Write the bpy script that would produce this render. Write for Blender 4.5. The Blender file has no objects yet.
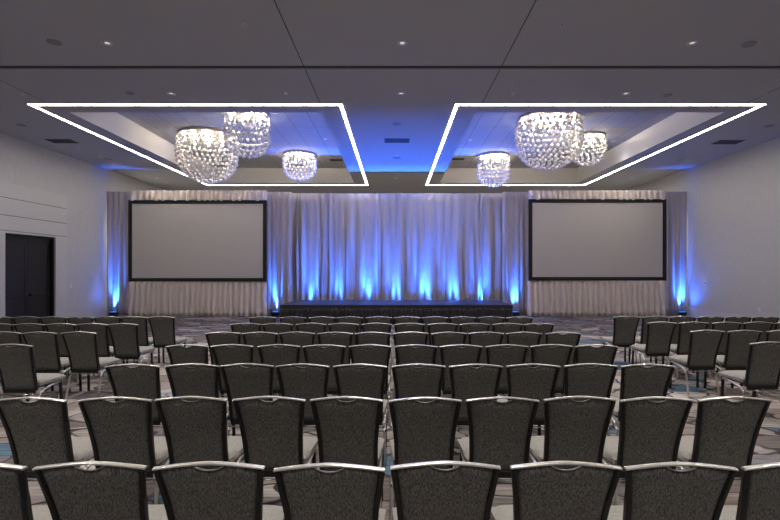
import bpy, bmesh, math, random
from mathutils import Vector, Matrix
PI = math.pi
sc = bpy.context.scene
COL = sc.collection
random.seed(7)

# ------------------------------------------------------------------ dimensions (metres)
CAM = 1.70                    # camera height
F = 480.0                     # focal length in pixels of a 780 px wide frame
VX, VY = 395.0, 270.0         # vanishing point of the room axis
H = 3.73                      # ceiling above camera
ZC = CAM + H                  # ceiling height
ZT = CAM + 4.36               # tray ceiling height
XL, XR = -10.68, 10.80        # side walls
YB, YF = 25.0, -7.0           # back and front walls
YSIDE = 17.80                 # side curtains
YMID = 18.20                  # centre backdrop
ZDRAPE = 4.60

def on_ceiling(px, py, h=H):
    y = F * h / (VY - py)
    return (px - VX) * y / F, y

# ------------------------------------------------------------------ materials
def newmat(name):
    m = bpy.data.materials.new(name); m.use_nodes = True
    nt = m.node_tree
    return m, nt, nt.nodes['Principled BSDF']

def mat(name, col, rough=0.6, metal=0.0, spec=0.5, noise=None, bump=None, sheen=0.0):
    """noise=(scale xyz, strength) colour variation; bump=(scale xyz, strength)"""
    m, nt, b = newmat(name)
    b.inputs['Base Color'].default_value = (*col, 1)
    b.inputs['Roughness'].default_value = rough
    b.inputs['Metallic'].default_value = metal
    b.inputs['Specular IOR Level'].default_value = spec
    if sheen:
        b.inputs['Sheen Weight'].default_value = sheen
    def coords(scale):
        tc = nt.nodes.new('ShaderNodeTexCoord'); mp = nt.nodes.new('ShaderNodeMapping')
        mp.inputs['Scale'].default_value = scale
        nt.links.new(tc.outputs['Object'], mp.inputs['Vector'])
        n = nt.nodes.new('ShaderNodeTexNoise'); n.inputs['Scale'].default_value = 1
        n.inputs['Detail'].default_value = 3
        nt.links.new(mp.outputs['Vector'], n.inputs['Vector'])
        return n
    if noise:
        n = coords(noise[0]); r = nt.nodes.new('ShaderNodeValToRGB')
        k = noise[1]
        r.color_ramp.elements[0].position = 0.3; r.color_ramp.elements[1].position = 0.7
        r.color_ramp.elements[0].color = tuple(c * (1 - k) for c in col) + (1,)
        r.color_ramp.elements[1].color = tuple(min(1, c * (1 + k)) for c in col) + (1,)
        nt.links.new(n.outputs['Fac'], r.inputs['Fac'])
        nt.links.new(r.outputs['Color'], b.inputs['Base Color'])
    if bump:
        n = coords(bump[0]); bp = nt.nodes.new('ShaderNodeBump')
        bp.inputs['Strength'].default_value = bump[1]; bp.inputs['Distance'].default_value = 0.01
        nt.links.new(n.outputs['Fac'], bp.inputs['Height'])
        nt.links.new(bp.outputs['Normal'], b.inputs['Normal'])
    return m

def emit(name, col, strength):
    m, nt, b = newmat(name)
    b.inputs['Base Color'].default_value = (*col, 1)
    b.inputs['Emission Color'].default_value = (*col, 1)
    b.inputs['Emission Strength'].default_value = strength
    return m

def carpet():
    m, nt, b = newmat('patterned_carpet')
    N = nt.nodes.new; L = nt.links.new
    tc = N('ShaderNodeTexCoord'); mp = N('ShaderNodeMapping')
    mp.inputs['Scale'].default_value = (1.8, 2.5, 1.0)
    L(tc.outputs['Object'], mp.inputs['Vector'])
    warp = N('ShaderNodeTexNoise'); warp.inputs['Scale'].default_value = 0.8
    L(mp.outputs['Vector'], warp.inputs['Vector'])
    warp.inputs['Scale'].default_value = 1.3; warp.inputs['Detail'].default_value = 1.0
    mx = N('ShaderNodeVectorMath'); mx.operation = 'MULTIPLY_ADD'; mx.inputs[1].default_value = (1.3, 1.3, 0)
    L(warp.outputs['Color'], mx.inputs[0]); L(mp.outputs['Vector'], mx.inputs[2])
    v1 = N('ShaderNodeTexVoronoi'); v1.feature = 'F1'; v1.inputs['Scale'].default_value = 1.0
    v2 = N('ShaderNodeTexVoronoi'); v2.feature = 'DISTANCE_TO_EDGE'; v2.inputs['Scale'].default_value = 1.0
    L(mx.outputs[0], v1.inputs['Vector']); L(mx.outputs[0], v2.inputs['Vector'])
    sep = N('ShaderNodeSeparateColor'); L(v1.outputs['Color'], sep.inputs['Color'])
    r = N('ShaderNodeValToRGB'); r.color_ramp.interpolation = 'CONSTANT'
    cols = [(0.0, (0.188, 0.157, 0.144)), (0.16, (0.298, 0.265, 0.254)), (0.34, (0.122, 0.104, 0.099)), (0.48, (0.232, 0.204, 0.199)),
            (0.64, (0.398, 0.360, 0.343)), (0.78, (0.155, 0.144, 0.155)), (0.92, (0.083, 0.133, 0.188))]
    while len(r.color_ramp.elements) > 1: r.color_ramp.elements.remove(r.color_ramp.elements[0])
    r.color_ramp.elements[0].position = 0; r.color_ramp.elements[0].color = (*cols[0][1], 1)
    for p, c in cols[1:]:
        e = r.color_ramp.elements.new(p); e.color = (*c, 1)
    L(sep.outputs['Red'], r.inputs['Fac'])
    # brushed streaks inside each pebble
    mp2 = N('ShaderNodeMapping'); mp2.inputs['Scale'].default_value = (3.0, 26.0, 1.0)
    L(tc.outputs['Object'], mp2.inputs['Vector'])
    st = N('ShaderNodeTexNoise'); st.inputs['Scale'].default_value = 1.0; st.inputs['Detail'].default_value = 4
    L(mp2.outputs['Vector'], st.inputs['Vector'])
    sr = N('ShaderNodeMapRange'); sr.inputs['From Min'].default_value = 0.3; sr.inputs['From Max'].default_value = 0.7
    sr.inputs['To Min'].default_value = 0.65; sr.inputs['To Max'].default_value = 1.25
    L(st.outputs['Fac'], sr.inputs['Value'])
    m1 = N('ShaderNodeMix'); m1.data_type = 'RGBA'; m1.blend_type = 'MULTIPLY'; m1.inputs['Factor'].default_value = 1
    L(r.outputs['Color'], m1.inputs[6]); L(sr.outputs['Result'], m1.inputs[7])
    # big washes of blue
    bn = N('ShaderNodeTexNoise'); bn.inputs['Scale'].default_value = 0.55; bn.inputs['Detail'].default_value = 2
    L(tc.outputs['Object'], bn.inputs['Vector'])
    br = N('ShaderNodeMapRange'); br.inputs['From Min'].default_value = 0.56; br.inputs['From Max'].default_value = 0.68
    br.inputs['To Max'].default_value = 0.55
    L(bn.outputs['Fac'], br.inputs['Value'])
    m2 = N('ShaderNodeMix'); m2.data_type = 'RGBA'
    L(br.outputs['Result'], m2.inputs['Factor']); L(m1.outputs[2], m2.inputs[6]); m2.inputs[7].default_value = (0.10, 0.15, 0.21, 1)
    # dark outlines
    er = N('ShaderNodeMapRange'); er.inputs['From Min'].default_value = 0.02; er.inputs['From Max'].default_value = 0.055
    L(v2.outputs['Distance'], er.inputs['Value'])
    m3 = N('ShaderNodeMix'); m3.data_type = 'RGBA'
    L(er.outputs['Result'], m3.inputs['Factor']); m3.inputs[6].default_value = (0.045, 0.036, 0.042, 1); L(m2.outputs[2], m3.inputs[7])
    L(m3.outputs[2], b.inputs['Base Color'])
    b.inputs['Roughness'].default_value = 0.95; b.inputs['Specular IOR Level'].default_value = 0.1
    return m

def tray_ceiling():
    """painted panels 0.61 m wide with dark joints running to the stage"""
    m, nt, b = newmat('tray_ceiling_panels')
    N = nt.nodes.new; L = nt.links.new
    tc = N('ShaderNodeTexCoord'); mp = N('ShaderNodeMapping'); mp.inputs['Rotation'].default_value = (0, 0, PI / 2)
    L(tc.outputs['Object'], mp.inputs['Vector'])
    br = N('ShaderNodeTexBrick'); br.offset = 0.0
    br.inputs['Scale'].default_value = 1.0; br.inputs['Brick Width'].default_value = 2.44; br.inputs['Row Height'].default_value = 0.61
    br.inputs['Mortar Size'].default_value = 0.007; br.inputs['Mortar Smooth'].default_value = 0.1
    br.inputs['Color1'].default_value = (0.46, 0.46, 0.465, 1); br.inputs['Color2'].default_value = (0.44, 0.44, 0.445, 1)
    br.inputs['Mortar'].default_value = (0.12, 0.12, 0.13, 1)
    L(mp.outputs['Vector'], br.inputs['Vector']); L(br.outputs['Color'], b.inputs['Base Color'])
    b.inputs['Roughness'].default_value = 0.8
    return m

def chair_fabric(name, lo, hi):
    m, nt, b = newmat(name)
    N = nt.nodes.new; L = nt.links.new
    tc = N('ShaderNodeTexCoord'); mp = N('ShaderNodeMapping'); mp.inputs['Scale'].default_value = (240, 240, 11)
    oi = N('ShaderNodeObjectInfo')
    ad = N('ShaderNodeVectorMath'); ad.operation = 'ADD'
    L(tc.outputs['Object'], ad.inputs[0]); L(oi.outputs['Location'], ad.inputs[1]); L(ad.outputs['Vector'], mp.inputs['Vector'])
    n = N('ShaderNodeTexNoise'); n.inputs['Scale'].default_value = 1; n.inputs['Detail'].default_value = 3
    L(mp.outputs['Vector'], n.inputs['Vector'])
    r = N('ShaderNodeValToRGB'); r.color_ramp.elements[0].position = 0.36; r.color_ramp.elements[1].position = 0.66
    r.color_ramp.elements[0].color = (*lo, 1); r.color_ramp.elements[1].color = (*hi, 1)
    L(n.outputs['Fac'], r.inputs['Fac']); L(r.outputs['Color'], b.inputs['Base Color'])
    bp = N('ShaderNodeBump'); bp.inputs['Strength'].default_value = 0.35; bp.inputs['Distance'].default_value = 0.002
    L(n.outputs['Fac'], bp.inputs['Height']); L(bp.outputs['Normal'], b.inputs['Normal'])
    b.inputs['Roughness'].default_value = 0.9; b.inputs['Sheen Weight'].default_value = 0.15
    return m

M = {}
M['carpet'] = carpet()
M['wall'] = mat('woven_wallpaper', (0.58, 0.575, 0.575), 0.75, noise=((30, 30, 4), 0.05), bump=((90, 90, 25), 0.10))
M['panel'] = mat('painted_wall_panel', (0.60, 0.60, 0.605), 0.5)
M['ceiling'] = mat('ceiling_paint', (0.47, 0.47, 0.475), 0.85)
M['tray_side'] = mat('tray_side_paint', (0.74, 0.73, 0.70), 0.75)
M['tray'] = tray_ceiling()
M['joint'] = mat('ceiling_joint', (0.05, 0.05, 0.055), 0.7)
M['drape'] = mat('curtain_cloth', (0.45, 0.405, 0.385), 0.7, noise=((14, 14, 1.2), 0.06), sheen=0.3)
M['skirt'] = mat('screen_skirt_cloth', (0.80, 0.71, 0.65), 0.75, sheen=0.2)
M['screen'] = mat('projection_cloth', (0.59, 0.56, 0.54), 0.85)
M['black_cloth'] = mat('black_velvet', (0.012, 0.012, 0.015), 0.8, noise=((40, 40, 6), 0.3))
M['stage_top'] = mat('black_stage_deck', (0.02, 0.02, 0.024), 0.55, noise=((12, 12, 12), 0.2))
M['stage_cloth'] = mat('black_skirting', (0.018, 0.016, 0.02), 0.75, sheen=0.15)
M['black'] = mat('black_metal', (0.009, 0.0085, 0.0085), 0.5, spec=0.35)
M['dark_door'] = mat('black_painted_door', (0.013, 0.013, 0.014), 0.4, noise=((8, 8, 1), 0.15))
M['dark_metal'] = mat('dark_bronze_metal', (0.05, 0.048, 0.045), 0.35, metal=0.7)
M['silver'] = mat('brushed_silver', (0.70, 0.68, 0.65), 0.34, metal=0.85)
M['dull_silver'] = mat('dull_silver', (0.40, 0.39, 0.37), 0.45, metal=0.7)
M['chrome'] = mat('chrome', (0.72, 0.70, 0.68), 0.18, metal=1.0)
M['back'] = chair_fabric('charcoal_weave', (0.036, 0.035, 0.033), (0.178, 0.170, 0.158))
M['seat'] = chair_fabric('light_grey_weave', (0.14, 0.132, 0.124), (0.36, 0.342, 0.32))
M['canopy'] = mat('canopy_metal', (0.42, 0.38, 0.35), 0.45, metal=0.6)
M['white_plastic'] = mat('white_plastic', (0.75, 0.75, 0.74), 0.4)
M['grille'] = mat('speaker_grille', (0.30, 0.30, 0.305), 0.7)
M['vent_dark'] = mat('vent_shadow', (0.02, 0.02, 0.022), 0.8)
M['vent'] = mat('vent_blade', (0.03, 0.03, 0.032), 0.6)
M['led'] = emit('white_light_line', (1.0, 0.925, 0.84), 22.0)
M['bulb'] = emit('warm_bulb', (1.0, 0.86, 0.66), 165.0)
M['lens'] = emit('downlight_lens', (1.0, 0.93, 0.82), 0.35)
M['blue_lens'] = emit('blue_lens', (0.02, 0.20, 1.0), 2.5)
def crystal():
    m, nt, b = newmat('crystal')
    b.inputs['Base Color'].default_value = (0.97, 0.93, 0.88, 1)
    b.inputs['Roughness'].default_value = 0.22
    b.inputs['IOR'].default_value = 1.5
    b.inputs['Transmission Weight'].default_value = 0.02
    b.inputs['Specular IOR Level'].default_value = 0.5
    return m
M['crystal'] = crystal()

# ------------------------------------------------------------------ mesh helpers
def box(bm, x0, x1, y0, y1, z0, z1):
    vs = [bm.verts.new(p) for p in ((x0,y0,z0),(x1,y0,z0),(x1,y1,z0),(x0,y1,z0),(x0,y0,z1),(x1,y0,z1),(x1,y1,z1),(x0,y1,z1))]
    for f in ((0,3,2,1),(4,5,6,7),(0,1,5,4),(1,2,6,5),(2,3,7,6),(3,0,4,7)):
        bm.faces.new([vs[i] for i in f])

def tube(bm, pts, r, n=8, rz=None, closed=False):
    """round (or r x rz elliptical/rect with n=4) tube along a polyline"""
    pts = [Vector(p) for p in pts]
    rz = rz or r
    rings = []
    up = Vector((0, 0, 1))
    for i, p in enumerate(pts):
        a = pts[max(i - 1, 0)]; c = pts[min(i + 1, len(pts) - 1)]
        t = (c - a).normalized()
        ref = up if abs(t.dot(up)) < 0.95 else Vector((0, 1, 0))
        s = t.cross(ref).normalized(); u = s.cross(t).normalized()
        ring = []
        for k in range(n):
            an = 2 * PI * (k + (0.5 if n == 4 else 0)) / n
            q = 1.4142 if n == 4 else 1
            ring.append(bm.verts.new(p + s * (r * q * math.cos(an)) + u * (rz * q * math.sin(an))))
        rings.append(ring)
    for a, c in zip(rings, rings[1:]):
        for k in range(n):
            bm.faces.new((a[k], a[(k + 1) % n], c[(k + 1) % n], c[k]))
    bm.faces.new(list(reversed(rings[0]))); bm.faces.new(rings[-1])

def lathe(bm, prof, n=24, cx=0, cy=0):
    """prof: list of (r, z)"""
    rings = []
    for r, z in prof:
        if r < 1e-6:
            rings.append([bm.verts.new((cx, cy, z))])
        else:
            rings.append([bm.verts.new((cx + r * math.cos(2*PI*k/n), cy + r * math.sin(2*PI*k/n), z)) for k in range(n)])
    for a, c in zip(rings, rings[1:]):
        for k in range(n):
            k2 = (k + 1) % n
            if len(a) == 1 and len(c) == 1: continue
            if len(a) == 1: bm.faces.new((a[0], c[k], c[k2]))
            elif len(c) == 1: bm.faces.new((a[k], a[k2], c[0]))
            else: bm.faces.new((a[k], a[k2], c[k2], c[k]))

def obj(name, bm, m, parent=None, smooth=False, bevel=0.0, seg=2):
    bmesh.ops.recalc_face_normals(bm, faces=bm.faces)
    me = bpy.data.meshes.new(name); bm.to_mesh(me); bm.free()
    for mm in (m if isinstance(m, (list, tuple)) else [m]): me.materials.append(mm)
    o = bpy.data.objects.new(name, me); COL.objects.link(o)
    if smooth:
        me.polygons.foreach_set('use_smooth', [True] * len(me.polygons))
    if bevel:
        md = o.modifiers.new('bevel', 'BEVEL'); md.width = bevel; md.segments = seg; md.limit_method = 'ANGLE'
    if parent: o.parent = parent
    return o

def B(): return bmesh.new()
def boxobj(name, dims, m, parent=None, bevel=0.0):
    bm = B(); box(bm, *dims); return obj(name, bm, m, parent, bevel=bevel)

def tag(o, label, cat, group=None, kind=None):
    o['label'] = label; o['category'] = cat
    if group: o['group'] = group
    if kind: o['kind'] = kind
    return o
def thing(name, label, cat, loc=(0, 0, 0), group=None):
    o = bpy.data.objects.new(name, None); COL.objects.link(o); o.location = loc
    o.empty_display_size = 0.1
    return tag(o, label, cat, group)
def struct(name, bm, m, label, cat, **k):
    o = obj(name, bm, m, **k); o['kind'] = 'structure'; o['label'] = label; o['category'] = cat; return o
def dup(root, loc, label, group=None):
    r = root.copy(); COL.objects.link(r); r.location = loc; r['label'] = label
    if group: r['group'] = group
    for ch in list(root.children):
        c = ch.copy(); COL.objects.link(c); c.parent = r
        for g in list(ch.children):
            d = g.copy(); COL.objects.link(d); d.parent = c
    return r
ORD = ['first', 'second', 'third', 'fourth', 'fifth', 'sixth', 'seventh', 'eighth', 'ninth', 'tenth']

# ------------------------------------------------------------------ room shell
bm = B(); box(bm, XL - .2, XR + .2, YF - .2, YB + .2, -0.1, 0.0)
struct('floor', bm, M['carpet'], 'patterned grey and blue ballroom carpet with dark outlined pebble shapes', 'floor')
DY0, DY1, DZ = 13.10, 15.05, 2.72      # double door opening in the left wall
bm = B()
box(bm, XL - .2, XL, YF, DY0, 0, ZT + .1); box(bm, XL - .2, XL, DY1, YB, 0, ZT + .1); box(bm, XL - .2, XL, DY0, DY1, DZ, ZT + .1)
struct('wall_left', bm, M['wall'], 'light grey woven wallpaper wall with the black double door', 'wall')
bm = B(); box(bm, XR, XR + .2, YF, YB, 0, ZT + .1)
struct('wall_right', bm, M['wall'], 'plain light grey woven wallpaper wall on the right', 'wall')
bm = B(); box(bm, XL - .2, XR + .2, YB, YB + .2, 0, ZT + .1)
struct('wall_back', bm, M['wall'], 'grey wall hidden behind the stage curtains', 'wall')
bm = B(); box(bm, XL - .2, XR + .2, YF - .2, YF, 0, ZT + .1)
struct('wall_front', bm, M['wall'], 'grey wall behind the photographer', 'wall')

# ceiling with two trays
LX0, LX1, RX0, RX1 = -2.205 * H, -0.328 * H, 0.374 * H, 2.228 * H    # light rectangles
LY0, LY1 = 2.905 * H, 5.65 * H
MG = 0.52
TR = [(LX0 + MG, LX1 - MG), (RX0 + MG, RX1 - MG)]
TY0, TY1 = LY0 + MG, LY1 - MG
bm = B()
xs = [XL - .2, TR[0][0], TR[0][1], TR[1][0], TR[1][1], XR + .2]; ys = [YF - .2, TY0, TY1, YB + .2]
for i in range(5):
    for j in range(3):
        if j == 1 and i in (1, 3): continue
        f = bm.faces.new([bm.verts.new(p) for p in ((xs[i], ys[j], ZC), (xs[i], ys[j+1], ZC), (xs[i+1], ys[j+1], ZC), (xs[i+1], ys[j], ZC))])
for x0, x1 in TR:
    c = [(x0, TY0), (x1, TY0), (x1, TY1), (x0, TY1)]
    for k in range(4):
        a, b_ = c[k], c[(k + 1) % 4]
        f = bm.faces.new([bm.verts.new(p) for p in ((*a, ZC), (*b_, ZC), (*b_, ZT), (*a, ZT))]); f.material_index = 1
    f = bm.faces.new([bm.verts.new((x, y, ZT)) for x, y in c]); f.material_index = 2
bmesh.ops.remove_doubles(bm, verts=bm.verts, dist=1e-4)
struct('ceiling', bm, [M['ceiling'], M['tray_side'], M['tray']], 'dark grey painted ceiling with two recessed trays', 'ceiling')
# joints and partition track
YT = F * H / 203.0
bm = B(); box(bm, XL, XR, YT - .05, YT + .03, ZC - .006, ZC + .01)
struct('trim_1', bm, M['joint'], 'dark partition track groove crossing the ceiling', 'ceiling track')
bm = B(); box(bm, XL, XR, YT + .03, YT + .075, ZC - .014, ZC + .01)
struct('trim_2', bm, M['grille'], 'metal edge along the ceiling partition track', 'ceiling track')
for n_, x in enumerate((-1.67, 1.95, -7.76, 7.86)):
    bm = B(); box(bm, x - .008, x + .008, YF, (YT - .05) if n_ > 1 else LY0 - .12, ZC - .003, ZC + .01)
    if n_ > 1:
        bm.free(); bm = B(); box(bm, x - .006, x + .006, YT + .075, LY0 - .12, ZC - .003, ZC + .01)
    struct('trim_%d' % (n_ + 3), bm, M['joint'], 'thin dark joint line in the ceiling board', 'ceiling joint')

# baseboards
bm = B(); box(bm, XL, XL + .02, YF, 12.55, 0, .30); box(bm, XL, XL + .02, 15.60, YB, 0, .30)
struct('baseboard_left', bm, M['panel'], 'tall pale baseboard along the left wall', 'baseboard', bevel=0.006)
bm = B(); box(bm, XR - .02, XR, YF, YB, 0, .30)
struct('baseboard_right', bm, M['panel'], 'tall pale baseboard along the right wall', 'baseboard', bevel=0.006)

# door surround of flat painted panels
bm = B()
p0, p1 = 12.56, 15.58
for z0, z1 in ((DZ + .07, 3.195), (3.211, 3.674), (3.69, 4.10)):
    box(bm, XL, XL + .045, p0, p1, z0, z1)
box(bm, XL, XL + .045, p0, DY0 - .0, 0, DZ + .055); box(bm, XL, XL + .045, DY1, p1, 0, DZ + .055)
box(bm, XL, XL + .045, DY0, DY1, DZ, DZ + .055)
struct('trim_7', bm, M['panel'], 'pale painted panels surrounding and topping the double door', 'door surround')
bm = B(); box(bm, XL, XL + .02, p0 + .01, p1 - .01, DZ + .03, 4.09)  # dark joint-coloured sheet showing through the panel gaps
struct('trim_8', bm, M['joint'], 'dark joints between the pale panels over the door', 'door surround')
d = bpy.data.objects.new('door_1', None); COL.objects.link(d); d.location = (XL, (DY0 + DY1) / 2, 0)
tag(d, 'black double door with panic bars in the left wall', 'door', kind='structure')
hw = (DY1 - DY0) / 2
bm = B(); box(bm, -.16, .0, -hw, -hw + .07, 0, DZ); box(bm, -.16, .0, hw - .07, hw, 0, DZ); box(bm, -.16, .0, -hw, hw, DZ - .07, DZ)
obj('door_frame', bm, M['black'], d)
for s in (-1, 1):
    y0, y1 = (0.004, hw - .075) if s > 0 else (-hw + .075, -0.004)
    bm = B(); box(bm, -.15, -.10, y0, y1, .01, DZ - .075)
    for a, c in ((y0, y0 + .10), (y1 - .10, y1)): box(bm, -.10, -.092, a, c, .01, DZ - .075)
    for a, c in ((.01, .25), (.86, 1.0), (DZ - .24, DZ - .075)): box(bm, -.10, -.092, y0 + .10, y1 - .10, a, c)
    lf = obj('door_leaf', bm, M['dark_door'], d)
    bm = B(); box(bm, -.065, -.03, y0 + .06, y1 - .06, .93, .975)
    for yy in (y0 + .06, y1 - .14): box(bm, -.092, -.04, yy, yy + .08, .92, .985)
    pb = obj('panic_bar', bm, M['dark_metal'], lf, bevel=.004); pb['label'] = 'dark metal push bar'
    yy = y0 + .05 if s > 0 else y1 - .05
    bm = B(); tube(bm, [(-.092, yy, 1.04), (-.05, yy, 1.04), (-.05, yy - s * -.10, 1.04)], .009, 8)
    obj('lever_handle', bm, M['dark_metal'], lf)
bm = B(); box(bm, XL - .21, XL - .2, DY0 - .3, DY1 + .3, 0, DZ + .2)
struct('wall_corridor', bm, M['dark_door'], 'dark backing behind the closed double door', 'wall')

# small wall plates
def plate(name, x, side, y, z, w, h, label, cat):
    t = thing(name, label, cat, (x, y, z))
    s = 1 if side == 'left' else -1
    bm = B(); box(bm, min(-s * .004, s * .012), max(-s * .004, s * .012), -w/2, w/2, -h/2, h/2); obj('cover_plate', bm, M['white_plastic'], t, bevel=.003)
    return t, s
t, s = plate('light_switch', XL, 'left', 15.80, 1.18, .12, .14, 'white light switch plate on wall right of the black door', 'light switch')
boxobj('rocker', (.012, .017, -.03, .03, -.035, .035), M['white_plastic'], t)
t, s = plate('thermostat', XR, 'right', 16.70, 1.25, .16, .13, 'small white thermostat on right wall in the blue glow', 'thermostat')
boxobj('display', (-.016, -.012, -.05, .05, -.02, .035), M['grille'], t)
t, s = plate('wall_outlet', XR, 'right', 14.2, .53, .08, .12, 'white wall outlet low on the right wall', 'outlet')
boxobj('socket', (-.015, -.012, -.018, .018, -.035, .035), M['white_plastic'], t)

# ------------------------------------------------------------------ ceiling light rectangles
W = .034; WF = .044
for (x0, x1, where) in ((LX0, LX1, 'left'), (RX0, RX1, 'right')):
    t = thing('linear_ceiling_light', 'glowing white rectangle of light lines around the %s ceiling tray' % where, 'ceiling light',
              ((x0 + x1) / 2, (LY0 + LY1) / 2, ZC), 'light rectangles on the ceiling')
    hx, hy = (x1 - x0) / 2, (LY1 - LY0) / 2
    for dims in ((-hx - W, hx + W, -hy - WF, -hy + WF), (-hx - W, hx + W, hy - WF, hy + WF), (-hx - W, -hx + W, -hy + WF, hy - WF), (hx - W, hx + W, -hy + WF, hy - WF)):
        boxobj('light_strip', (*dims, -.004, .02), M['led'], t)

# ------------------------------------------------------------------ ceiling fittings
def spot(name, loc, energy, size, blend, col, radius, rot=(0, 0, 0)):
    l = bpy.data.lights.new(name, 'SPOT'); l.energy = energy; l.spot_size = size; l.spot_blend = blend
    l.color = col; l.shadow_soft_size = radius
    o = bpy.data.objects.new(name, l); COL.objects.link(o); o.location = loc; o.rotation_euler = rot
    return o

def downlight_proto():
    t = thing('downlight', 'downlight', 'downlight', (0, 0, 0), 'recessed downlights')
    bm = B(); lathe(bm, [(.058, .004), (.060, -.004), (.068, -.009), (.084, -.006), (.088, .002)], 28); obj('trim_ring', bm, M['silver'], t, True)
    bm = B(); lathe(bm, [(.060, .001), (.045, -.001), (0, -.0015)], 24); obj('lens', bm, M['lens'], t, True)
    bm = B(); lathe(bm, [(.059, -.001), (.05, -.006), (.04, -.002)], 24); obj('reflector', bm, M['chrome'], t, True)
    return t
DLE = 230
def dl(x, y, z, label, e=DLE):
    global _dl
    if _dl is None:
        t = downlight_proto(); t.location = (x, y, z); t['label'] = label; _dl = t
    else:
        t = dup(_dl, (x, y, z), label)
    if e: spot('downlight_beam', (x, y, z - .03), e, math.radians(120), .9, (1.0, .94, .86), .06)
    return t
_dl = None
nm = {-4.73: 'left', .12: 'centre', 4.88: 'right'}
for x in nm:
    dl(x, 7.89, ZC, 'silver recessed downlight before the ceiling track, %s of the row of three' % nm[x])
for x in nm:
    dl(x, 10.14, ZC, 'silver recessed downlight just behind the ceiling track, %s of three' % nm[x])
for px, py, lab in ((325, 139, 'inside the left tray by its right edge'), (470, 140, 'inside the right tray by its left edge'),
                    (613, 141, 'inside the right tray behind the right chandeliers')):
    x, y = on_ceiling(px, py, 4.36)
    dl(x, y, ZT, 'small recessed downlight ' + lab, 12)
for px, lab in ((157, 'left screen'), (396, 'centre curtain'), (632, 'right screen')):
    x, y = on_ceiling(px, 178.3)
    dl(x, y, ZC, 'recessed downlight in the shaded ceiling above the ' + lab, 520)
for y in (5.64, 3.39, 1.14, -1.11, -3.36):             # unseen rows added beyond the visible grid for the room's light
    for x in nm:
        dl(x, y, ZC, 'unseen silver downlight added to carry on the ceiling grid above the chairs')

def speaker_disc(px, py, lab, r=.11, h=H):
    x, y = on_ceiling(px, py, h)
    t = thing('ceiling_speaker', lab, 'ceiling speaker', (x, y, CAM + h), 'ceiling speakers')
    bm = B(); lathe(bm, [(r, .002), (r, -.008), (r * .9, -.012), (r * .87, -.006)], 28); obj('rim', bm, M['grille'], t, True)
    bm = B(); lathe(bm, [(r * .88, -.006), (0, -.008)], 28); obj('grille', bm, M['grille'], t)
for a in ((54, 42, 'round grey ceiling speaker at the photo top left'), (749, 44, 'round grey ceiling speaker at the photo top right'),
          (21, 125, 'round grey ceiling speaker left of left light rectangle'), (769, 126, 'round grey ceiling speaker right of right light rectangle'),
          (397, 124, 'round grey ceiling speaker between the light rectangles before the vent'),
          (108, 159, 'round ceiling speaker in the blue glow above the left curtain', .13), (681, 160, 'round ceiling speaker in the blue glow above right curtain', .13),
          (397, 158, 'round ceiling speaker in the blue glow between light rectangles', .13),
          (130, 93, 'round ceiling speaker before the left light rectangle', .09), (668, 95, 'round ceiling speaker before the right light rectangle', .09)):
    speaker_disc(*a)

def vent(px, py, lab, w=.72, l=.42, h=H):
    x, y = on_ceiling(px, py, h)
    t = thing('ceiling_vent', lab, 'ceiling vent', (x, y, CAM + h), 'ceiling air vents')
    boxobj('backing', (-w/2 + .02, w/2 - .02, -l/2 + .02, l/2 - .02, -.004, .004), M['vent_dark'], t)
    bm = B()
    for d4 in ((-w/2, w/2, -l/2, -l/2 + .03), (-w/2, w/2, l/2 - .03, l/2), (-w/2, -w/2 + .03, -l/2, l/2), (w/2 - .03, w/2, -l/2, l/2)):
        box(bm, *d4, -.012, .0)
    obj('frame', bm, M['vent'], t)
    bm = B()
    for k in range(6):
        yy = -l/2 + .06 + k * (l - .12) / 5
        vs = [bm.verts.new(p) for p in ((-w/2 + .03, yy - .018, -.004), (w/2 - .03, yy - .018, -.004), (w/2 - .03, yy + .012, -.011), (-w/2 + .03, yy + .012, -.011))]
        bm.faces.new(vs)
    obj('louvre', bm, M['vent'], t)
vent(62, 141, 'dark rectangular air vent left of the left light rectangle')
vent(728, 142, 'dark rectangular air vent right of the right light rectangle')
vent(397, 140.5, 'dark rectangular air vent between the two light rectangles')
vent(336, 160, 'small air vent inside the left ceiling tray', .5, .3, 4.36)
vent(458, 159, 'small air vent inside the right ceiling tray', .5, .3, 4.36)

def sprinkler(px, py, lab, h=H):
    x, y = on_ceiling(px, py, h)
    t = thing('ceiling_sprinkler', lab, 'sprinkler', (x, y, CAM + h), 'ceiling sprinklers')
    bm = B(); lathe(bm, [(.045, .004), (.045, -.006), (.035, -.010), (0.012, -.010)], 20); obj('escutcheon', bm, M['silver'], t, True)
    bm = B(); lathe(bm, [(.012, -.01), (.010, -.03), (.022, -.034), (.022, -.038), (0, -.038)], 14); obj('head', bm, M['silver'], t, True)
for a in ((245, 24, 'small sprinkler near the top of photo, left of centre'), (562, 24, 'small sprinkler near the top of photo, right of centre'),
          (286, 93, 'small sprinkler just before the left light rectangle'), (513, 93, 'small sprinkler just before the right light rectangle'),
          (23, 94, 'small sprinkler at far left beyond the ceiling track'), (765, 94, 'small sprinkler at far right beyond the ceiling track'),
          (78, 147, 'small sprinkler beside the left air vent'), (712, 148, 'small sprinkler beside the right air vent'),
          (100, 156, 'small sprinkler in blue glow near the left wall'), (690, 157, 'small sprinkler in blue glow near the right wall'),
          (397, 155, 'small sprinkler in blue glow between light rectangles')):
    sprinkler(*a)

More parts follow.
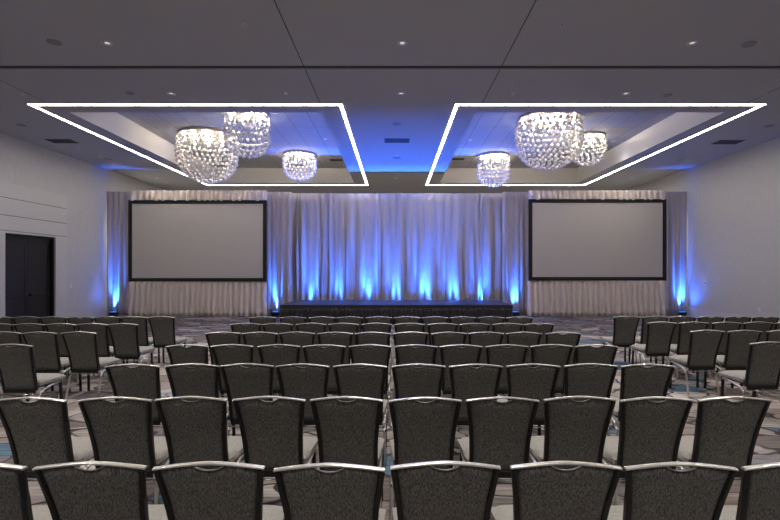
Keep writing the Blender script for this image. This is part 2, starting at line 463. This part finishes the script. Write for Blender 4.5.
# ------------------------------------------------------------------ chandeliers
def chandelier(px, D, R, gap, side, bowl, nb, lab):
    """hangs from the tray ceiling; ball rings on vertical wires: straight side then a bowl"""
    x = (px - VX) * D / F
    t = thing('crystal_chandelier', lab, 'chandelier', (x, D, ZT), 'crystal ball chandeliers')
    bm = B(); lathe(bm, [(R * .98, 0), (R * .98, -.05), (R * .96, -.07), (0, -.07)], 48); o = obj('canopy', bm, M['canopy'], t, False); o['label'] = 'brushed metal canopy disc'
    nl = nb
    spots = [(0, 0)] if nl < 12 else [(R * .16 * math.cos(a), R * .16 * math.sin(a)) for a in (0, 2.09, 4.19)]
    m1 = (nl - len(spots)) // 3
    spots += [(R * .45 * math.cos(2*PI*k/m1 + .3), R * .45 * math.sin(2*PI*k/m1 + .3)) for k in range(m1)]
    m2 = nl - len(spots)
    spots += [(R * .80 * math.cos(2*PI*k/m2), R * .80 * math.sin(2*PI*k/m2)) for k in range(m2)]
    for bx_, by_ in spots:
        bm = B(); lathe(bm, [(.03, -.07), (.03, -.12), (.022, -.125)], 12, bx_, by_); so = obj('lamp_socket', bm, M['chrome'], t, True)
        bm = B(); lathe(bm, [(0.001, -.122), (.016, -.125), (.025, -.143), (.024, -.158), (.014, -.172), (0, -.175)], 12, bx_, by_)
        obj('bulb', bm, M['bulb'], so, True)
    pts = []
    rings = []
    z = -gap
    while z > -(gap + side):
        rings.append((R * (1.0 + .02 * math.sin((-z - gap) * 3)), z)); z -= .158
    rb = []
    a = 0.0
    while a < PI / 2 - .05:
        rb.append((R * math.cos(a), -(gap + side) - bowl * math.sin(a)))
        a += .158 / math.hypot(R * math.sin(a), bowl * math.cos(a))
    rings += rb
    for k, (r, zz) in enumerate(rings):
        n = max(1, round(2 * PI * r / .172))
        for j in range(n):
            an = 2 * PI * (j + .5 * (k % 2)) / n
            pts.append(Vector((r * math.cos(an), r * math.sin(an), zz)))
    cam_l = Vector((-x, -D, CAM - ZT)).normalized()
    pts.sort(key=lambda p: -p.dot(cam_l))
    global BALL
    if BALL is None:
        bm = B(); bmesh.ops.create_icosphere(bm, subdivisions=2, radius=.048)
        BALL = obj('crystal_ball', bm, M['crystal'], t, True); BALL.location = pts[0]
        lst = pts[1:100]
    else: lst = pts[:100]
    for p in lst:
        c = BALL.copy(); COL.objects.link(c); c.parent = t; c.location = p
    bm = B()
    for p in pts[100:]:
        bmesh.ops.create_icosphere(bm, subdivisions=2, radius=.048, matrix=Matrix.Translation(p))
    o = obj('crystal_ball_strands', bm, M['crystal'], t, True); o['kind'] = 'stuff'
    bm = B()
    for p in pts: tube(bm, [(p.x, p.y, p.z), (p.x, p.y, -.06)], .0014, 3)
    o = obj('suspension_wires', bm, M['silver'], t); o['kind'] = 'stuff'
    return t
BALL = None
chandelier(207.5, 15.5, .92, .28, .46, .78, 17, 'large crystal ball chandelier in the left tray, leftmost of all')
chandelier(247.5, 13.35, .59, .42, .33, .46, 10, 'tall small crystal chandelier beside the large one in the left tray')
chandelier(299.7, 18.0, .60, .22, .28, .48, 10, 'small crystal chandelier at the stage end of left tray')
chandelier(548.5, 13.75, .89, .26, .46, .74, 17, 'large crystal ball chandelier in the right tray')
chandelier(588, 15.6, .55, .22, .26, .46, 10, 'small crystal chandelier partly behind large one in the right tray')
chandelier(493.5, 18.2, .58, .40, .32, .48, 10, 'small crystal chandelier at the stage end of right tray, lowest hanging')

# ------------------------------------------------------------------ curtains and screens
def pleat_sheet(x0, x1, z0, z1, pitch, depth, seed, flare=0.0, nz=10, gather=False, drift=.04, jit=.35, power=.8):
    """a hanging cloth with irregular rounded folds, two sided thickness; returns bmesh in local space (y=0 at cloth plane)"""
    rnd = random.Random(seed)
    folds = []; x = x0
    while x < x1:
        w = pitch * (1 + jit * (rnd.random() * 2 - 1)); folds.append((x, w, depth * (rnd.uniform(.9, 1.08) if power < .5 else rnd.uniform(.55, 1.25)), rnd.uniform(-1, 1))); x += w
    sc_ = (x1 - x0) / (x - x0)
    folds = [(x0 + (f[0] - x0) * sc_, f[1] * sc_, f[2], f[3]) for f in folds]
    pts = []
    for fx, w, dp, dr in folds:
        if power < .5: prof = ((0, 0), (.13, .02), (.20, .65), (.29, .93), (.5, 1), (.71, .93), (.80, .65), (.87, .02))
        else: prof = [(k / 8, (0.5 - 0.5 * math.cos(2 * PI * k / 8)) ** power) for k in range(8)]
        for u, q in prof:
            y = -dp * q
            pts.append((fx + w * u, y, dr))
    pts.append((x1, 0, 0))
    bm = B(); cols = []
    cx = (x0 + x1) / 2
    for x, y, dr in pts:
        c = []
        for j in range(nz + 1):
            v = j / nz                                        # 0 top
            amp = (.45 + .55 * min(1, v * 3)) if not gather else (.6 + .4 * v)
            amp *= 1 + .25 * math.sin(7 * v + dr * 5)
            xx = x + drift * dr * math.sin(PI * v) * .5 + flare * (x - cx) / max(.1, (x1 - x0) / 2) * max(0, v - .5) * 2
            yy = y * amp - (flare * .8 * max(0, v - .7) if flare else 0)
            c.append(bm.verts.new((xx, yy, z1 + (z0 - z1) * v)))
        cols.append(c)
    for a, b_ in zip(cols, cols[1:]):
        for j in range(nz):
            bm.faces.new((a[j], b_[j], b_[j + 1], a[j + 1]))
    return bm
def cloth(name, bm, m, parent=None, loc=(0, 0, 0)):
    o = obj(name, bm, m, parent, True); o.location = loc
    md = o.modifiers.new('thick', 'SOLIDIFY'); md.thickness = .004; md.offset = 1
    return o

t = thing('backdrop_curtain', 'wide grey backdrop curtain behind stage washed in blue light', 'curtain', (0, YMID, 0))
cloth('drape', pleat_sheet(-4.25, 4.38, .012, ZDRAPE, .29, .16, 3, nz=14, drift=.12, jit=.55, power=.6), M['drape'], t)
bm = B(); tube(bm, [(-4.35, .03, ZDRAPE - .03), (4.48, .03, ZDRAPE - .03)], .025, 10); o = obj('crossbar', bm, M['silver'], t, True); o['label'] = 'silver pipe along the curtain top'
bm = B()
for x in (-4.33, 4.46):
    tube(bm, [(x, .03, 0), (x, .03, ZDRAPE + .02)], .025, 10)
    box(bm, x - .2, x + .2, -.17, .23, 0, .012)
obj('upright_pole', bm, M['silver'], t)
for x0, x1, seed, lab in ((-10.65, -9.76, 11, 'narrow grey curtain lit blue between left wall and left screen'),
                          (-4.80, -3.84, 12, 'narrow grey curtain lit blue right of left screen'),
                          (3.98, 4.99, 13, 'narrow grey curtain lit blue left of the right screen'),
                          (9.93, 10.77, 14, 'narrow grey curtain lit blue between right screen and right wall')):
    cx = (x0 + x1) / 2
    t = thing('side_curtain', lab, 'curtain', (cx, YSIDE - (.07 if abs(cx) > 8 else 0), 0), 'narrow curtains beside the screens')
    cloth('drape', pleat_sheet(x0 - cx, x1 - cx, .012, ZDRAPE - .01, .23, .11, seed, nz=12, drift=.03, power=.6), M['drape'], t)
    bm = B(); tube(bm, [(x0 - cx, .03, ZDRAPE - .03), (x1 - cx, .03, ZDRAPE - .03)], .022, 8); obj('crossbar', bm, M['silver'], t, True)

def screen(px0, px1, py0, py1, where, seed):
    D = 17.45
    x0, x1 = (px0 - VX) * D / F, (px1 - VX) * D / F
    z1, z0 = CAM + (VY - py0) * D / F, CAM + (VY - py1) * D / F
    cx = (x0 + x1) / 2
    t = thing('projection_screen', 'large blank grey projection screen %s of the stage with black border and pleated skirt' % where, 'projection screen', (cx, D, 0),
              'projection screens beside the stage')
    a, c = x0 - cx, x1 - cx; f = .13
    bm = B()
    for d4 in ((a, a + f, z0, z1), (c - f, c, z0, z1), (a + f, c - f, z0, z0 + f), (a + f, c - f, z1 - f, z1)):
        box(bm, d4[0], d4[1], -.02, .03, d4[2], d4[3])
    o = obj('border', bm, M['black_cloth'], t); o['label'] = 'black border'
    o = boxobj('screen_surface', (a + f - .01, c - f + .01, .0, .02, z0 + f - .01, z1 - f + .01), M['screen'], t); o['label'] = 'blank grey screen'
    o = cloth('skirt', pleat_sheet(a - .02, c - .02, .012, z0 + .01, .205, .15, seed, nz=8, gather=True, drift=.01, jit=.10, flare=.02, power=.34), M['skirt'], t, (0, .11, 0))
    o = cloth('valance', pleat_sheet(a + .02, c, z1 - .03, ZDRAPE + .0, .22, .13, seed + 1, nz=4, gather=True, drift=.0, jit=.12, power=.34), M['skirt'], t, (0, .105, 0))
    bm = B()
    for x in (a + .3, c - .3): box(bm, x - .03, x + .03, .115, .15, 0, ZDRAPE)
    obj('support_leg', bm, M['silver'], t)
screen(128.5, 266.6, 200.2, 281.6, 'left', 21)
screen(528.7, 666.2, 199.2, 280.6, 'right', 31)

# ------------------------------------------------------------------ stage
SX0, SX1, SY0, SY1, SZ = -3.55, 3.64, 14.95, 17.30, .61
cx = (SX0 + SX1) / 2; w = (SX1 - SX0) / 2
t = thing('stage_platform', 'low black stage platform with pleated black skirt before the blue curtain', 'stage', (cx, SY0, 0))
n = 3
for k in range(n):
    a = -w + 2 * w * k / n; c = -w + 2 * w * (k + 1) / n
    boxobj('deck', (a + .002, c - .002, 0.01, SY1 - SY0, SZ - .06, SZ), M['stage_top'], t, bevel=.004)
bm = B()
for x in (-w + .1, -w/3, w/3, w - .1):
    for y in (.12, 2.2): box(bm, x - .03, x + .03, y - .03, y + .03, 0, SZ - .06)
obj('support_leg', bm, M['black'], t)
cloth('skirt', pleat_sheet(-w - .02, w + .02, .01, SZ - .09, .13, .035, 41, nz=4, drift=.01), M['stage_cloth'], t, (0, .0, 0))
bm = B(); box(bm, -w - .03, w + .03, -.012, .004, SZ - .10, SZ + .003)
for s in (-1, 1): box(bm, s * (w + .012) - .008, s * (w + .012) + .008, 0.004, SY1 - SY0, SZ - .10, SZ + .003)
obj('skirt_band', bm, M['stage_cloth'], t, bevel=.003)
for s in (-1, 1):
    o = cloth('skirt', pleat_sheet(0, SY1 - SY0, .01, SZ - .09, .13, .03, 43 + s, nz=4, drift=.01), M['stage_cloth'], t, (s * (w + .01), 0.01, 0))
    o.rotation_euler = (0, 0, PI / 2)

# ------------------------------------------------------------------ blue uplights
def uplight_proto():
    t = thing('uplight', 'u', 'uplight', (0, 0, 0), 'blue uplights on the floor')
    bm = B(); box(bm, -.12, .12, -.05, .07, .02, .17); obj('housing', bm, M['black'], t, bevel=.012)
    boxobj('lens', (-.10, .10, -.035, .055, .168, .174), M['blue_lens'], t)
    bm = B()
    for s in (-1, 1): box(bm, s * .135 - .006, s * .135 + .006, -.02, .03, 0, .14)
    box(bm, -.141, .141, -.05, .05, 0, .012); obj('bracket', bm, M['black'], t)
    return t
UP = None
BLUE = (.025, .14, 1.0)
def uplight(x, y, lab, e, spill, lean=7):
    global UP
    if UP is None:
        UP = uplight_proto(); UP.location = (x, y, 0); UP['label'] = lab
    else: dup(UP, (x, y, 0), lab)
    spot('uplight_beam', (x, y + .02, .20), e, math.radians(40), 1.0, BLUE, .04, (PI - math.radians(lean), 0, 0))
    spot('uplight_spill', (x, y - .02, .20), e * spill, math.radians(110), 1.0, BLUE, .04, (PI + math.radians(16), 0, 0))
E1, E2 = 1100, 1500
for px, lab in ((113.5, 'black floor uplight by the left wall curtain'), (275, 'black floor uplight at the curtain left of the stage'),
                (516, 'black floor uplight at the curtain right of the stage'), (682.5, 'black floor uplight by the right wall curtain')):
    uplight((px - VX) * 17.5 / F, 17.49 if abs(px - VX) > 200 else 17.57, lab, E1, .07 if px > 600 else .02, 11)
for k, (px, e) in enumerate(((311, .75), (338, .6), (368, 1.0), (395, .8), (425, 1.1), (453, .8), (482, .75))):
    uplight((px - VX) * 17.9 / F, 17.83, 'black uplight hidden behind the stage, %s from left' % ORD[k], E2 * e, .23)

# ------------------------------------------------------------------ banquet chair (faces +y, backrest top at y = 0)
def hwid(z):
    tab = [(.33, .190), (.50, .192), (.60, .1965), (.68, .203), (.75, .2105), (.81, .218), (.88, .2275)]
    for (a, wa), (b_, wb) in zip(tab, tab[1:]):
        if z <= b_: 
            k = (z - a) / (b_ - a); return wa + (wb - wa) * k
    return tab[-1][1]
def yback(z):
    k = min(1, (.88 - z) / .54)
    return .135 * (1 - (1 - k) ** 1.35)
def ztop(x):
    return .874 + .0215 * (1 - (abs(x) / .2285) ** 1.5)     # centre line of the top rail
def make_chair():
    t = thing('banquet_chair', 'c', 'chair', (0, 0, 0))
    # side and bottom frame
    bm = B()
    zs = [.335 + (.868 - .335) * k / 14 for k in range(15)]
    for s in (-1, 1): tube(bm, [(s * (hwid(z) - .0125), yback(z), z) for z in zs], .0125, 4, .015)
    vs = []
    box(bm, -.185, .185, yback(.355) - .013, yback(.355) + .013, .335, .380)
    o = obj('back_frame', bm, M['black'], t, bevel=.003, seg=1); o['label'] = 'black metal back frame'
    # upholstered panel with a scoop for the hand hold
    nu, nv = 28, 12
    def top(x):
        z = ztop(x) - .0085
        k = abs(x) / .062
        if k < 1: z -= .023 * (1 - k ** 2)
        return z
    front, back = [], []
    bm = B()
    us = [-1 + 2 * i / nu for i in range(nu + 1)]
    us = sorted(set([round(u, 4) for u in us] + [round(x, 4) for x in (-.315, -.3, -.27, .27, .3, .315)]))
    nu = len(us) - 1
    for i, u in enumerate(us):
        f, b_ = [], []
        for j in range(nv + 1):
            v = j / nv
            xt = u * (hwid(.86) - .0245)
            zt = top(xt); z = .375 + (zt - .375) * v
            x = u * (hwid(z) - .0240)
            e = (1 - u ** 8) * (1 - (2 * v - 1) ** 12)
            b_.append(bm.verts.new((x, yback(z) - .004 - .007 * e, z)))
            f.append(bm.verts.new((x, yback(z) + .006 + .022 * e, z)))
        front.append(f); back.append(b_)
    for i in range(nu):
        for j in range(nv):
            bm.faces.new((back[i][j], back[i+1][j], back[i+1][j+1], back[i][j+1]))
            bm.faces.new((front[i][j], front[i][j+1], front[i+1][j+1], front[i+1][j]))
        bm.faces.new((back[i][nv], back[i+1][nv], front[i+1][nv], front[i][nv]))
        bm.faces.new((back[i][0], front[i][0], front[i+1][0], back[i+1][0]))
    for i in (0, nu):
        for j in range(nv): bm.faces.new((back[i][j], back[i][j+1], front[i][j+1], front[i][j]))
    o = obj('backrest', bm, M['back'], t, True); o['label'] = 'charcoal woven back panel with hand hold scoop'
    # silver top rail
    bm = B()
    xs = [-.2295 + .459 * k / 24 for k in range(25)]
    secs = []
    for x in xs:
        zc = ztop(x); y = yback(.87)
        prof = ((-.016, -.003), (-.015, .0025), (-.008, .005), (.007, .005), (.014, .0025), (.015, -.003), (.011, -.005), (-.012, -.005))
        secs.append([bm.verts.new((x, y + a, zc + c)) for a, c in prof])
    for a, c in zip(secs, secs[1:]):
        for k in range(8): bm.faces.new((a[k], a[(k+1) % 8], c[(k+1) % 8], c[k]))
    bm.faces.new(secs[0]); bm.faces.new(secs[-1])
    o = obj('top_rail', bm, M['silver'], t, True); o['label'] = 'silver arched top rail'
    md = o.modifiers.new('es', 'EDGE_SPLIT'); md.split_angle = .8
    # metal lip of the hand hold
    bm = B()
    pts = []
    for k in range(15):
        x = -.060 + .120 * k / 14
        z = ztop(x) - .0085 - .023 * max(0, 1 - (abs(x) / .062) ** 2)
        pts.append((x, yback(z) - .004, z + .001))
    tube(bm, pts, .007, 6, .0024)
    o = obj('hand_hold_trim', bm, M['dull_silver'], t, True); o['label'] = 'silver crescent hand hold trim'
    # seat cushion
    bm = B()
    n1, n2 = 12, 12
    grid = []
    for i in range(n1 + 1):
        u = -1 + 2 * i / n1; row = []
        for j in range(n2 + 1):
            v = j / n2
            y = .16 + .385 * v
            hwi = .195 + .028 * v
            e = (1 - abs(u) ** 6) * (1 - abs(2 * v - 1) ** 8)
            z = .440 + .030 * max(e, 0) ** .5 + .006 * (1 - u * u)
            row.append(bm.verts.new((u * hwi, y + (0.0 if v < 1 else -.0), z)))
        grid.append(row)
    low = [[bm.verts.new((p.co.x * .985, p.co.y, .405)) for p in r] for r in grid]
    for i in range(n1):
        for j in range(n2):
            bm.faces.new((grid[i][j], grid[i+1][j], grid[i+1][j+1], grid[i][j+1]))
            bm.faces.new((low[i][j], low[i][j+1], low[i+1][j+1], low[i+1][j]))
    for i in range(n1):
        for j in (0, n2): bm.faces.new((grid[i][j], grid[i+1][j], low[i+1][j], low[i][j]))
    for j in range(n2):
        for i in (0, n1): bm.faces.new((grid[i][j], grid[i][j+1], low[i][j+1], low[i][j]))
    o = obj('seat', bm, M['seat'], t, True); o['label'] = 'light grey upholstered seat'
    md = o.modifiers.new('es', 'EDGE_SPLIT'); md.split_angle = 1.0
    boxobj('seat_pan', (-.185, .185, .15, .52, .385, .405), M['black'], t, bevel=.004)
    for s in (-1, 1):
        bm = B(); tube(bm, [(s * .193, .49, .40), (s * .197, .502, .2), (s * .200, .51, 0)], .0125, 4)
        o = obj('leg', bm, M['black'], t); o['label'] = 'black front leg'
    for s in (-1, 1):
        pts = [(s * .196, .485, .385), (s * .199, .33, .376), (s * .200, .22, .352)]
        for k in range(1, 6):
            a = k / 6 * PI / 2
            pts.append((s * (.200 + .004 * k / 6), .22 - .095 * math.sin(a), .352 - .11 * (1 - math.cos(a))))
        pts += [(s * .206, .115, .21), (s * .214, .066, 0)]
        bm = B(); tube(bm, pts, .0128, 8)
        o = obj('leg', bm, M['silver'], t, True); o['label'] = 'silver bent rear leg'
        bm = B(); box(bm, s * .196 - .014, s * .196 + .014, .115, .165, .325, .365)
        obj('bracket', bm, M['silver'], t, bevel=.004)
    bm = B(); tube(bm, [(-.205, .125, .318), (.205, .125, .318)], .006, 6)
    obj('stretcher', bm, M['chrome'], t, True)
    return t
proto = None
def chair(px, Y, lab, group, rot=0.0):
    global proto
    x = (px - VX) * Y / F
    if proto is None:
        proto = make_chair(); proto.location = (x, Y, 0); proto['label'] = lab; proto['group'] = group; c = proto
    else: c = dup(proto, (x, Y, 0), lab, group)
    c.rotation_euler = (0, 0, rot)
    return c
rnd = random.Random(5)
CH = 'charcoal banquet chair'
centre = [
    (1.993, [-31, 90, 209, 329.5, 445.4, 566, 681, 799], 'nearest row of the centre block'),
    (3.035, [30, 115, 191, 269, 346.5, 425.2, 502.5, 580, 657, 734.5], 'second nearest row of the centre block'),
    (4.105, [132.5, 192, 247, 302.5, 360, 418.5, 476, 533.3, 591, 648], 'third nearest row of the centre block'),
    (5.169, [187, 232.3, 279, 324, 370, 416, 461, 507, 552, 596.5], 'fourth nearest row of the centre block'),
    (6.222, [223, 260, 297, 335, 372.7, 410.7, 449, 486, 524, 563.2], 'fifth nearest row of the centre block'),
    (7.26, [245.7, 277.5, 311, 343.6, 376.5, 409.4, 442.7, 474.7, 507.7, 539], 'sixth nearest row of the centre block'),
    (8.28, [262.5, 292.7, 322, 349.7, 379, 407, 435, 463, 491.2, 519.5], 'row of the centre block closest to stage')]
for Y, xs_, row in centre:
    for k, px in enumerate(xs_):
        chair(px, Y + rnd.uniform(-.012, .012), '%s, %s from left in %s' % (CH, ORD[k], row), 'banquet chairs in the centre block', math.radians(rnd.uniform(-1.2, 1.2)))
left = [(5.19, [11]), (6.25, [78.7, 39.3, 3]), (7.23, [122.5, 92, 60, 29, -2.5]), (8.30, [161.2, 133.7, 107.3, 80, 53, 26, -1])]
right = [(5.37, [770.5]), (6.42, [707.4, 745, 784]), (7.44, [662, 694, 727, 758.7, 790]), (8.36, [627, 655.2, 683, 711.3, 738.7, 766])]
RN = ['nearest row', 'second nearest row', 'third nearest row', 'row closest to the curtains']
for rows, name, side in ((left, 'left', 'right'), (right, 'right', 'left')):
    for i, (Y, xs_) in enumerate(rows):
        for k, px in enumerate(xs_):
            lab = ('%s alone in the nearest row of the %s block' % (CH, name)) if len(xs_) == 1 else \
                  'charcoal chair %s from the aisle in the %s block, %s' % (ORD[k], name, RN[i])
            chair(px, Y + rnd.uniform(-.012, .012), lab, 'banquet chairs in the %s block' % name, math.radians(rnd.uniform(-1.5, 1.5)))

# ------------------------------------------------------------------ camera, world, view
cam = bpy.data.cameras.new('camera'); co = bpy.data.objects.new('camera', cam); COL.objects.link(co)
cam.sensor_width = 36; cam.lens = F * 36 / 780
cam.shift_x = -(VX - 390) / 780; cam.shift_y = (VY - 260) / 780
cam.clip_start = .05; cam.clip_end = 200
co.location = (0, 0, CAM); co.rotation_euler = (PI / 2, 0, 0)
sc.camera = co
wd = bpy.data.worlds.new('world'); sc.world = wd; wd.use_nodes = True
wd.node_tree.nodes['Background'].inputs['Color'].default_value = (.5, .5, .55, 1)
wd.node_tree.nodes['Background'].inputs['Strength'].default_value = .05
sc.view_settings.view_transform = 'Standard'; sc.view_settings.look = 'None'
sc.view_settings.exposure = 0.52; sc.view_settings.gamma = 1.0; sc.view_settings.use_curve_mapping = False
sc.cycles.use_denoising = True
sc.cycles.sample_clamp_indirect = 4.0
sc.cycles.max_bounces = 10
